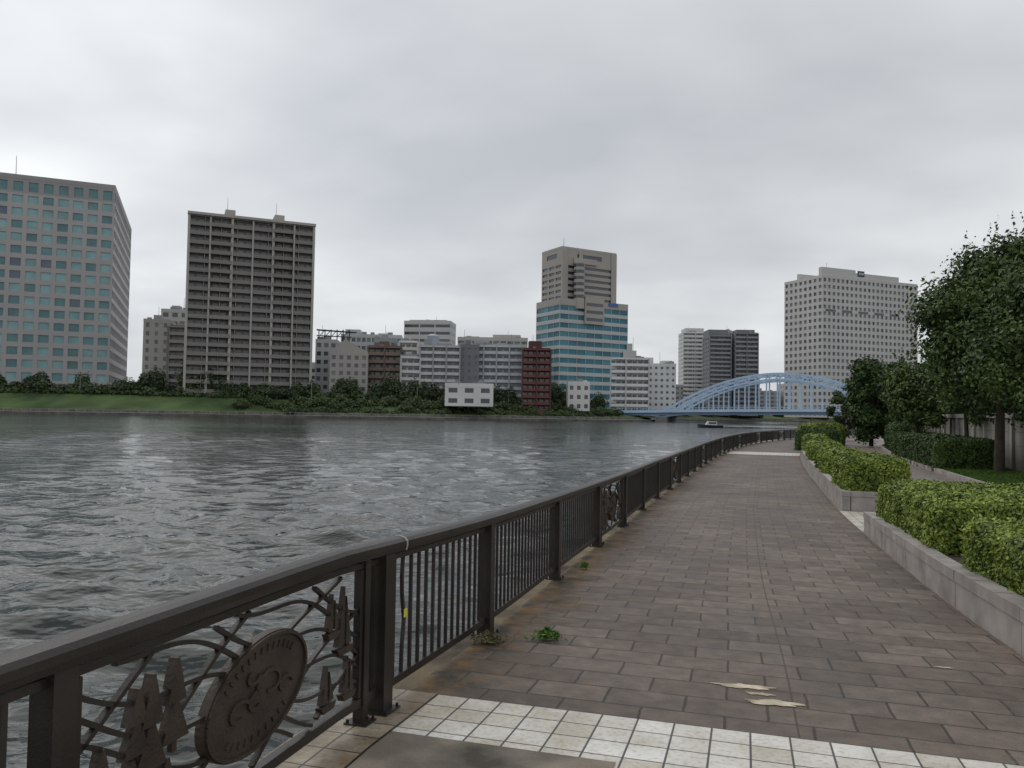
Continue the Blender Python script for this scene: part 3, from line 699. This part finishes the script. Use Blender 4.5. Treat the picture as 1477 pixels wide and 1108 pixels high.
def balcony(T,p0,p1,z0,z1,nf,nc,wall,parm,piers,dep=1.5,ph=.36,glasses=(GD,GD2),probs=(4,1),pw=.8,pierm=None):
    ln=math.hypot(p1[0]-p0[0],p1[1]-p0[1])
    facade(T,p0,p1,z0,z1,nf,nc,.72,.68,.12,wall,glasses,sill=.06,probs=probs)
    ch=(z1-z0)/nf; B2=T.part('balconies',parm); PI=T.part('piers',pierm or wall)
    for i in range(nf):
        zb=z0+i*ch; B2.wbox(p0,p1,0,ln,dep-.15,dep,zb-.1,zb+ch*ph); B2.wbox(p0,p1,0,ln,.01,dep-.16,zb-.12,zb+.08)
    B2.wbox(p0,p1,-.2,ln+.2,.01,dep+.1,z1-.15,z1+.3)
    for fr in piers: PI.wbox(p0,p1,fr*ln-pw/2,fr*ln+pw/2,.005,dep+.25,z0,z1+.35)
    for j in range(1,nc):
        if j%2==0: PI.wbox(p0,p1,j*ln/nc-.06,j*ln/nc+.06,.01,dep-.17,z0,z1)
def rect(x0,x1,y,d,yaw=0):
    cx,cy=(x0+x1)/2,y; c,s=math.cos(yaw),math.sin(yaw)
    return [(cx+(a-cx)*c-(b-cy)*s,cy+(a-cx)*s+(b-cy)*c) for a,b in ((x0,y),(x1,y),(x1,y+d),(x0,y+d))]
def blank(T,wall,a,b,z0,z1): T.part('blank_walls',wall).quad((*a,z0),(*b,z0),(*b,z1),(*a,z1))

W1=mat('pink_granite_panel',(.43,.405,.405),.6,.06,.05); W1t=mat('pink_granite_dark',(.34,.32,.32),.6,.06,.05)
T=Thing('office_building')
K=1.19; C0=np.array((-146.5,290.))*K; dl=np.array((-30.5,-13.))/33.15; ds=np.array((-12.0,30.5)); ds/=np.linalg.norm(ds)
SL=92
P4=[tuple(C0+dl*95),tuple(C0),tuple(C0+ds*SL),tuple(C0+ds*SL+dl*95)]
za_,zb_,zc_=11,90.5,97
facade(T,P4[0],P4[1],za_,zb_,15,17,.70,.62,.35,W1,(G1b,G1,G1c),probs=(6,4,.6))
facade(T,P4[0],P4[1],zb_,zc_,1,17,.62,.62,.35,W1t,(G1,),sill=.12)
facade(T,P4[0],P4[1],2,za_,1,15,.8,.7,.6,W1t,(G1c,))
facade(T,P4[1],P4[2],za_,zb_,15,16,.74,.62,.35,W1,(G1b,G1),probs=(5,2)); facade(T,P4[1],P4[2],zb_,zc_,1,16,.62,.62,.35,W1t,(G1,),sill=.12); facade(T,P4[1],P4[2],2,za_,1,12,.8,.7,.6,W1t,(G1c,))
blank(T,W1,P4[2],P4[3],2,zc_); blank(T,W1,P4[3],P4[0],2,zc_)
roofing(T,P4,zc_,W1t,par=1.2,boxes=(),clutter=False); T.part('antenna',M_grey).tube([(-221,350,zc_),(-221,350,zc_+15)],[.2,.1],5); T.finish()

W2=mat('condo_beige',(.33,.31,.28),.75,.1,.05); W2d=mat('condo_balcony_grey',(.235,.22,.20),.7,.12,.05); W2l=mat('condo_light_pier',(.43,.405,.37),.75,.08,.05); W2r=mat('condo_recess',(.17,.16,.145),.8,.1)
T=Thing('apartment_tower')
a=np.array((-123.2,300.)); b=np.array((-80.6,318.)); t=(b-a)/np.linalg.norm(b-a); nb=np.array((-t[1],t[0]))
P4=[tuple(a),tuple(b),tuple(b+nb*20),tuple(a+nb*20)]
Lb=np.linalg.norm(b-a); ZT=74.5; fh=(ZT-4)/20
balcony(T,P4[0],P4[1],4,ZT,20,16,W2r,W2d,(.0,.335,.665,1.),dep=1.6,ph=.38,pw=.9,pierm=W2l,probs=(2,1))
for fr in (.165,.5,.835): T.part('piers').wbox(P4[0],P4[1],fr*Lb-.3,fr*Lb+.3,.01,1.9,4,ZT)
for (f0,f1) in ((.17,.335),(.665,.82)):
    for i in range(20): T.part('balconies').wbox(P4[0],P4[1],f0*Lb,f1*Lb,1.61,2.3,4+i*fh-.1,4+i*fh+1.3)
facade(T,P4[1],P4[2],4,ZT,20,5,.4,.4,.2,W2,(GD,)); facade(T,P4[3],P4[0],4,ZT,20,5,.4,.4,.2,W2,(GD,))
blank(T,W2,P4[2],P4[3],4,ZT)
roofing(T,P4,ZT+.1,W2l,par=1.5,boxes=((.28,.36,.1,.5,4.2),(.68,.76,.1,.5,4.2),(.4,.62,.4,.8,2.5)),clutter=False)
T.part('eaves',W2l).wbox(P4[0],P4[1],-.6,Lb+.6,.2,2.4,ZT+.3,ZT+1.3)
for fr in (.3,.7): p=a+t*Lb*fr+nb*6; T.part('antenna',M_grey).tube([(p[0],p[1],ZT+3),(p[0],p[1],ZT+10)],[.12,.06],5)
T.finish()

W3=mat('centre_tower_stone',(.42,.385,.345),.7,.08,.05); W3w=mat('centre_tower_light_band',(.50,.515,.51),.6,.06,.05)
T=Thing('office_tower')
c=(23.,380.); lft=(14.,396.); rgt=(51.,396.); bk=(42.,412.)
P4=[lft,c,rgt,bk]
facade(T,lft,c,56,74,6,3,.8,.45,.4,W3,(GD,G1c)); facade(T,c,rgt,56,74,6,1,.92,.45,.4,W3,(GD,))
facade(T,lft,c,74,81.5,1,1,.5,.3,.3,W3,(GD,)); facade(T,c,rgt,74,81.5,1,1,.45,.3,.3,W3,(GD,))
blank(T,W3,rgt,bk,56,81.5); blank(T,W3,bk,lft,56,81.5)
roofing(T,P4,81.5,W3,par=.6,boxes=((.1,.4,.3,.8,2.),),clutter=False)
ln=math.hypot(28,16)
V=T.part('vertical_bays',W3); V.wbox(c,rgt,ln*.0,ln*.10,.005,.5,56,81.5); V.wbox(c,rgt,ln*.90,ln,.005,.5,56,81.5); V.wbox(c,rgt,ln*.30,ln*.36,.005,.7,56,80.8); V.wbox(c,rgt,ln*.2,ln*.62,.005,.9,74.5,77.2)
T.part('round_bay',W3).tube([(31.5,381.5,52),(31.5,381.5,74.4)],[2.6,2.6],16,cap=True)
for i in range(6): T.part('bay_windows',GD).tube([(31.5,381.5,57.2+3*i),(31.5,381.5,58.7+3*i)],[2.66,2.66],16)
c=(22.,375.); lft=(11.5,394.); rgt=(57.,395.); bk=(46.5,414.); P5=[lft,c,rgt,bk]
facade(T,lft,c,4,54,12,4,.97,.58,.3,W3w,(GB,GB2),probs=(3,1)); facade(T,c,rgt,4,54,12,8,.97,.58,.3,W3w,(GB,GB2),probs=(3,1))
blank(T,W3,rgt,bk,4,54); blank(T,W3,bk,lft,4,54)
roofing(T,P5,54,W3,par=2.4,boxes=(),clutter=False)
ln=math.hypot(35,20)
V=T.part('vertical_bays'); V.wbox(c,rgt,ln*.34,ln*.62,.07,1.2,45,58)
for i in range(3): T.part('bay_windows').wbox(c,rgt,ln*.36,ln*.60,1.2,1.26,46.5+i*3.6,48+i*3.6)
T.part('blue_sign',mat('sign_blue',(.05,.14,.38),.4,.05)).wbox(c,rgt,ln*.70,ln*.84,.07,.4,54.6,56.2)
T.part('antenna',M_grey).tube([(24,384,82),(24,384,87)],[.15,.08],5)
T.finish()

W4=mat('white_precast',(.58,.57,.545),.7,.06,.04)
T=Thing('office_tower')
c=(175.,450.); rgt=(243.,478.); lft=(163.2,478.6); bk=(231.2,506.6); P4=[lft,c,rgt,bk]
facade(T,lft,c,2,82,21,8,.55,.52,.5,W4,(GD2,GD),probs=(2,1)); facade(T,c,rgt,2,82,21,22,.55,.52,.5,W4,(GD2,GD),probs=(2,1))
ln=math.hypot(68,28)
for k in range(6): T.part('dark_vents',GD).wbox(c,rgt,ln*(k/6+.03),ln*(k/6+.13),.01,.15,2+16*3.81-.6,2+16*3.81+.7)
blank(T,W4,rgt,bk,2,82); blank(T,W4,bk,lft,2,82)
roofing(T,P4,82,W4,par=1.,boxes=(),clutter=False)
pp=T.part('rooftop_screen',W4); pp.wbox(c,rgt,ln*.0,ln*.34,-3,-.4,82,87.5); pp.wbox(c,rgt,ln*.34,ln*.8,-3,-.4,82,86); pp.wbox(c,rgt,ln*.02,ln*.8,-22,-20,82,86.5)
T.part('navy_sign',mat('sign_navy',(.015,.03,.08),.4,.05)).wbox(c,rgt,ln*.36,ln*.43,-.39,-.2,84,87.3)
sg=T.part('sign_letters',mat('sign_white',(.6,.6,.6),.5,.05))
for k in range(3): sg.wbox(c,rgt,ln*(.372+.018*k),ln*(.384+.018*k),-.2,-.12,85,86.3)
T.part('antenna',M_grey).tube([(182,462,86),(182,462,92)],[.15,.08],5)
T.finish()

def simple(name,x0,x1,y,z1,d,nf,nc,wc,style='win',yaw=0,z0=2.5,wf=.6,hf=.5,parc=None,piers=(0,1),boxes=((.3,.6,.3,.7,3.),),gl=(GD,GD2),pr=(3,1),side=4,ph=.38):
    br_=1.2; wc=tuple(min(.74,k*br_) for k in wc); parc=tuple(min(.74,k*br_) for k in parc) if parc else None
    wm=mat(name+'_wall',wc,.75,.1,.06); T=Thing(name); P4=rect(x0,x1,y,d,yaw)
    if style=='win': facade(T,P4[0],P4[1],z0,z1,nf,nc,wf,hf,.25,wm,gl,probs=pr)
    else: balcony(T,P4[0],P4[1],z0,z1,nf,nc,wm,mat(name+'_parapet',parc or wc,.7,.1,.06),piers,dep=1.3,ph=ph,pw=.6)
    for i,j in ((1,2),(3,0)): facade(T,P4[i],P4[j],z0,z1,nf,side,.35,.38,.2,wm,(GD,))
    blank(T,wm,P4[2],P4[3],z0,z1)
    roofing(T,P4,z1,wm,par=.9,boxes=boxes)
    return T,P4,wm
def go(*a,**k): simple(*a,**k)[0].finish()
go('apartment_block',-161,-149,365,46,14,11,3,(.42,.41,.39),yaw=.2)
go('apartment_block',-149,-139,322,36.5,14,10,3,(.36,.345,.32),yaw=.25,wf=.35)
go('apartment_block',-140.5,-128,326,34.5,14,10,4,(.20,.19,.17),'bal',yaw=.3,parc=(.30,.28,.26))
T,P4,wm=simple('steel_roof_building',-84,-75,340,31,14,8,3,(.46,.47,.48),yaw=.1)
s=T.part('roof_steel_frame',mat('dark_steel',(.03,.03,.03),.5,.1))
for k in range(6): s.beam((-83+2.6*k,341,31),(-83+2.6*k,341,36.2),.35)
s.beam((-84,341,36),(-68,341,35),.6); s.beam((-84,341,33.5),(-69,341,33),.4); s.beam((-84,347,36.4),(-68,347,35.6),.5)
for k in range(5): s.beam((-83+2.6*k,341,33),(-80.4+2.6*k,341,36),.25)
T.finish()
go('office_block',-80,-52,372,36.5,18,9,12,(.44,.45,.46),yaw=.1,wf=.75,boxes=((.05,.3,.3,.7,3.5),(.6,.8,.3,.7,2)))
go('apartment_block',-76,-70,352,30,12,9,2,(.50,.50,.49),yaw=.1,wf=.5)
go('office_block',-62,-52,356,33,12,9,4,(.30,.31,.33),yaw=.1,wf=.7,hf=.45)
go('apartment_block',-50,-42,352,32,12,9,3,(.50,.49,.47),'bal',parc=(.52,.52,.5),yaw=.12)
T,P4,wm=simple('gabled_building',-73.5,-58.5,322,24.5,14,7,5,(.34,.32,.295),yaw=.15,wf=.5,boxes=())
g=T.part('gable_roof',mat('slate_roof',(.16,.16,.17),.6,.1)); A,B_,C_,D_=P4; m1=((A[0]*.62+B_[0]*.38),(A[1]*.62+B_[1]*.38)); m2=((D_[0]*.62+C_[0]*.38),(D_[1]*.62+C_[1]*.38))
T.part('gable_wall',wm).poly([(*A,25.4),(*B_,25.4),(*m1,30.3)]); g.quad((*A,25.4),(*m1,30.4),(*m2,30.4),(*D_,25.4)); g.quad((*m1,30.4),(*B_,25.4),(*C_,25.4),(*m2,30.4)); T.finish()
go('brown_apartment_block',-60.5,-46.8,335,28.3,14,8,5,(.12,.085,.07),'bal',parc=(.19,.14,.12),piers=(0,.5,1),yaw=.1)
go('office_block',-54.9,-31.2,400,46.5,16,12,3,(.48,.48,.47),wf=.93,hf=.4,boxes=((.1,.9,.1,.9,1.5),),yaw=-.1)
go('stepped_apartment_block',-45.8,-38,328,23.5,14,7,3,(.42,.42,.42),'bal',parc=(.5,.5,.5),yaw=.2)
go('stepped_apartment_block',-38.2,-21.8,330,28.5,14,9,6,(.28,.28,.29),'bal',parc=(.48,.48,.49),piers=(0,.33,.66,1),boxes=((.1,.3,.2,.6,3.5),(.4,.8,.3,.7,2)),yaw=.1)
T=Thing('roof_water_tank'); T.part('tank',mat('tank_paint',(.35,.4,.47),.5,.1)).tube([(-33.5,335,29),(-33.5,335,33.5),(-33.5,335,34.3)],[2.6,2.6,1.2],14,cap=True); T.part('stand',M_grey).tube([(-33.5,335,28.4),(-33.5,335,29.1)],[2.8,2.8],10); T.finish()
go('grey_slab_block',-21.9,-13.8,331,29,13,9,3,(.16,.16,.18),wf=.4,yaw=.1)
go('apartment_block',-17.5,4.1,336,29.4,14,9,8,(.30,.32,.34),'bal',parc=(.42,.45,.48),piers=(0,.25,.5,.75,1),boxes=((.05,.35,.2,.7,3.),(.5,.7,.2,.7,2)),yaw=.02)
go('office_block',-25.7,7,372,36,16,10,10,(.40,.385,.36),wf=.8,hf=.4,boxes=((.5,.9,.2,.8,2.5),(.1,.3,.2,.8,1.5)))
go('red_brick_apartment_block',4.2,15.8,331,28,13,9,5,(.085,.034,.030),'bal',parc=(.125,.050,.043),piers=(0,.5,1),boxes=((.25,.7,.2,.7,4),),yaw=.05)
go('low_white_building',-25.3,-7,302,11.8,9,2,3,(.60,.60,.58),wf=.55,hf=.45,z0=4,boxes=((.1,.35,.2,.8,1.),),yaw=.05,side=2)
go('low_white_building',23.5,32.7,335,14.5,9,3,3,(.56,.56,.54),wf=.5,hf=.45,z0=3,side=2,boxes=((.5,.9,.2,.8,1.5),))
go('white_apartment_block',48,67,392,29,14,8,7,(.45,.45,.44),'bal',parc=(.60,.60,.59),piers=(0,.4,1),boxes=((.35,.7,.1,.5,4.5),(.45,.6,.15,.4,8)),yaw=.05)
go('white_apartment_block',65.5,82.5,402,27,14,8,6,(.56,.56,.55),wf=.45,hf=.4,boxes=((.05,.35,.2,.7,4.),(.6,.9,.2,.7,2.5)),yaw=-.05)
go('striped_apartment_tower',128.6,146,600,64,18,20,5,(.50,.50,.49),'bal',parc=(.58,.58,.58),piers=(.5,),boxes=((.1,.9,.1,.9,4.),),ph=.5)
go('dark_apartment_tower',138.5,153.5,561,58,20,18,5,(.17,.175,.19),'bal',parc=(.25,.26,.28),piers=(0,1),boxes=((.0,.9,.1,.9,5.),))
go('dark_apartment_tower',156,172,559,60,20,18,5,(.17,.175,.19),'bal',parc=(.25,.26,.28),piers=(0,.5,1),boxes=((.1,.9,.1,.9,3.),))
go('dark_apartment_tower',153,156.5,566,61.5,14,18,1,(.40,.40,.41),wf=.3)
for (x0,x1,y,z,c_) in ((86,100,520,20,(.4,.4,.4)),(100,130,600,24,(.33,.33,.34)),(150,178,620,24,(.36,.36,.38)),(182,215,640,22,(.3,.3,.32)),(218,262,640,28,(.42,.42,.42)),(268,320,660,24,(.3,.29,.28)),(-210,-170,520,30,(.35,.34,.33)),(60,90,470,22,(.38,.37,.36)),(-130,-85,420,24,(.36,.35,.34)),(34,50,430,20,(.4,.39,.38))):
    go('background_building',x0,x1,y,z,16,6,8,c_)

# ---------------------------------------------------------------- blue arch bridge
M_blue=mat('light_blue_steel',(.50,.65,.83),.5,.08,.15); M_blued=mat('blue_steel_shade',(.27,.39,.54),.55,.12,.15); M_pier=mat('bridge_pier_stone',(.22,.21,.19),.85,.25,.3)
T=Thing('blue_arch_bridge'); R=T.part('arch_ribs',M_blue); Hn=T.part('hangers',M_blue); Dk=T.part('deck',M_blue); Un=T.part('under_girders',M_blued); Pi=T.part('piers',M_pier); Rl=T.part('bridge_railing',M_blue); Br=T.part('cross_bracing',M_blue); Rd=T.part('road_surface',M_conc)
A=np.array((69.5,368.)); Bq=np.array((163.,331.)); e=(Bq-A)/np.linalg.norm(Bq-A); nn_=np.array((-e[1],e[0])); Lg=np.linalg.norm(Bq-A)
def bpnt(t,o,z): p=A+e*Lg*t+nn_*o; return (p[0],p[1],z)
zd=lambda t:4.0+1.5*min(max(t,-.6),1.)-.9*(t-.5)**2+.2 if t>=0 else 3.97+2.6*t
za=lambda t:zd(t)-1+16.8*4*t*(1-t)
ns=22
for o in (0,19):
    for i in range(ns):
        t0,t1=i/ns,(i+1)/ns; dpt=lambda t:2.4+1.2*abs(2*t-1)
        a0,a1=bpnt(t0,o,za(t0)),bpnt(t1,o,za(t1)); b0,b1=bpnt(t0,o,za(t0)-dpt(t0)),bpnt(t1,o,za(t1)-dpt(t1))
        R.beam(a0,a1,1.2,1.0); R.beam(b0,b1,1.1,.85); R.beam(b0,a0,.5,.45); R.beam(b0,a1,.4,.35)
        if 0<i and za(t0)-dpt(t0)>zd(t0)+.4: Hn.beam((b0[0],b0[1],b0[2]),bpnt(t0,o,zd(t0)),.6,.5)
for i in range(4,ns-3):
    t=i/ns; Br.beam(bpnt(t,0,za(t)-.3),bpnt(t,19,za(t)-.3),.5,.6)
    if i%2==0: Br.beam(bpnt(t,0,za(t)-.3),bpnt(t+1/ns,19,za(t+1/ns)-.3),.3)
ts=[x/24 for x in range(-18,40)]
for t0,t1 in zip(ts[:-1],ts[1:]):
    for o in (-2.2,21.2):
        Dk.beam(bpnt(t0,o,zd(t0)-.3),bpnt(t1,o,zd(t1)-.3),.4,1.3); Rl.beam(bpnt(t0,o,zd(t0)+1.25),bpnt(t1,o,zd(t1)+1.25),.16)
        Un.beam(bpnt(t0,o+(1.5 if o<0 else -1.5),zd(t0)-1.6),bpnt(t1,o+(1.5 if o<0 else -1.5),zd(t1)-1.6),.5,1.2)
        for k in range(3): tt_=t0+(t1-t0)*k/3; Rl.beam(bpnt(tt_,o,zd(tt_)+.3),bpnt(tt_,o,zd(tt_)+1.2),.12)
    Rd.quad(bpnt(t0,-2,zd(t0)+.0),bpnt(t1,-2,zd(t1)+.0),bpnt(t1,21,zd(t1)+.0),bpnt(t0,21,zd(t0)+.0))
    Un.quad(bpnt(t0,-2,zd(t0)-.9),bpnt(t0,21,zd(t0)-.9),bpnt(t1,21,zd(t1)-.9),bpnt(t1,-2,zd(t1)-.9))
for t in (0,1):
    q0=A+e*Lg*t; c4=[q0+e*(-2.6)-nn_*4,q0+e*2.6-nn_*4,q0+e*2.6+nn_*23,q0-e*2.6+nn_*23]
    Pi.hexa([(*k,-5) for k in c4]+[(*k,1.2) for k in c4])
    for sgn in (-1,1):
        for k in range(6):
            u0,u1=k/6,(k+1)/6; f_=lambda u:t+sgn*.16*u
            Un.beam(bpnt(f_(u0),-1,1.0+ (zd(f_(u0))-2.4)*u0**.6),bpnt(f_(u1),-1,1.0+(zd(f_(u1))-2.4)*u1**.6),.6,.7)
for t in (-.28,-.5): q0=A+e*Lg*t; c4=[q0+e*(-1)-nn_*2,q0+e-nn_*2,q0+e+nn_*21,q0-e+nn_*21]; Pi.hexa([(*k,-5) for k in c4]+[(*k,zd(t)-1.5) for k in c4])
T.finish()

# ---------------------------------------------------------------- motor boat + wake
T=Thing('motor_boat'); Hh=T.part('hull',mat('boat_hull',(.05,.06,.08),.35,.1)); bx,by=49.5,199.
secs=[(-3.2,.05,.95),(-2.4,.7,.85),(-1,1.1,.72),(1,1.15,.66),(3,1.05,.66)]
b0=len(Hh.v)
for (x,wd,zt) in secs: Hh.v+=[(bx+x,by-wd,WATER+zt),(bx+x,by-wd*.6,WATER-.1),(bx+x,by+wd*.6,WATER-.1),(bx+x,by+wd,WATER+zt)]
for i in range(4):
    for k in range(4): Hh.f.append((b0+i*4+k,b0+i*4+(k+1)%4,b0+i*4+4+(k+1)%4,b0+i*4+4+k))
Hh.f.append((b0,b0+3,b0+2,b0+1)); Hh.f.append((b0+16,b0+17,b0+18,b0+19))
cb=T.part('cabin',mat('boat_white',(.6,.6,.6),.4,.05)); n0=(bx-1.3,bx+1.6,by-.75,by+.75); cb.hexa([(n0[0],n0[2],WATER+.6),(n0[1],n0[2],WATER+.6),(n0[1],n0[3],WATER+.6),(n0[0],n0[3],WATER+.6),(n0[0]+.7,n0[2]+.1,WATER+1.6),(n0[1]-.1,n0[2]+.1,WATER+1.6),(n0[1]-.1,n0[3]-.1,WATER+1.6),(n0[0]+.7,n0[3]-.1,WATER+1.6)])
T.part('cabin_windows',GD).box(bx-.5,bx+1.3,by-.77,by-.70,WATER+1.0,WATER+1.4); T.finish()
M_foam=mat('foam',(.75,.77,.78),.8,.1); pr=Part(M_foam)
for k in range(130):
    x=bx+3+abs(random.gauss(0,1))*11; y=by+random.gauss(2+(x-bx)*.25,1.6); a=random.uniform(.7,2.6); b=a*random.uniform(.25,.6)
    pts=[(x+a*(1+.3*random.random())*math.cos(6.283*i/9),y+b*(1+.3*random.random())*math.sin(6.283*i/9),WATER+.14+.003*k) for i in range(9)]; pr.poly(pts)
mkobj('boat_wake_foam',pr.v,pr.f,M_foam)
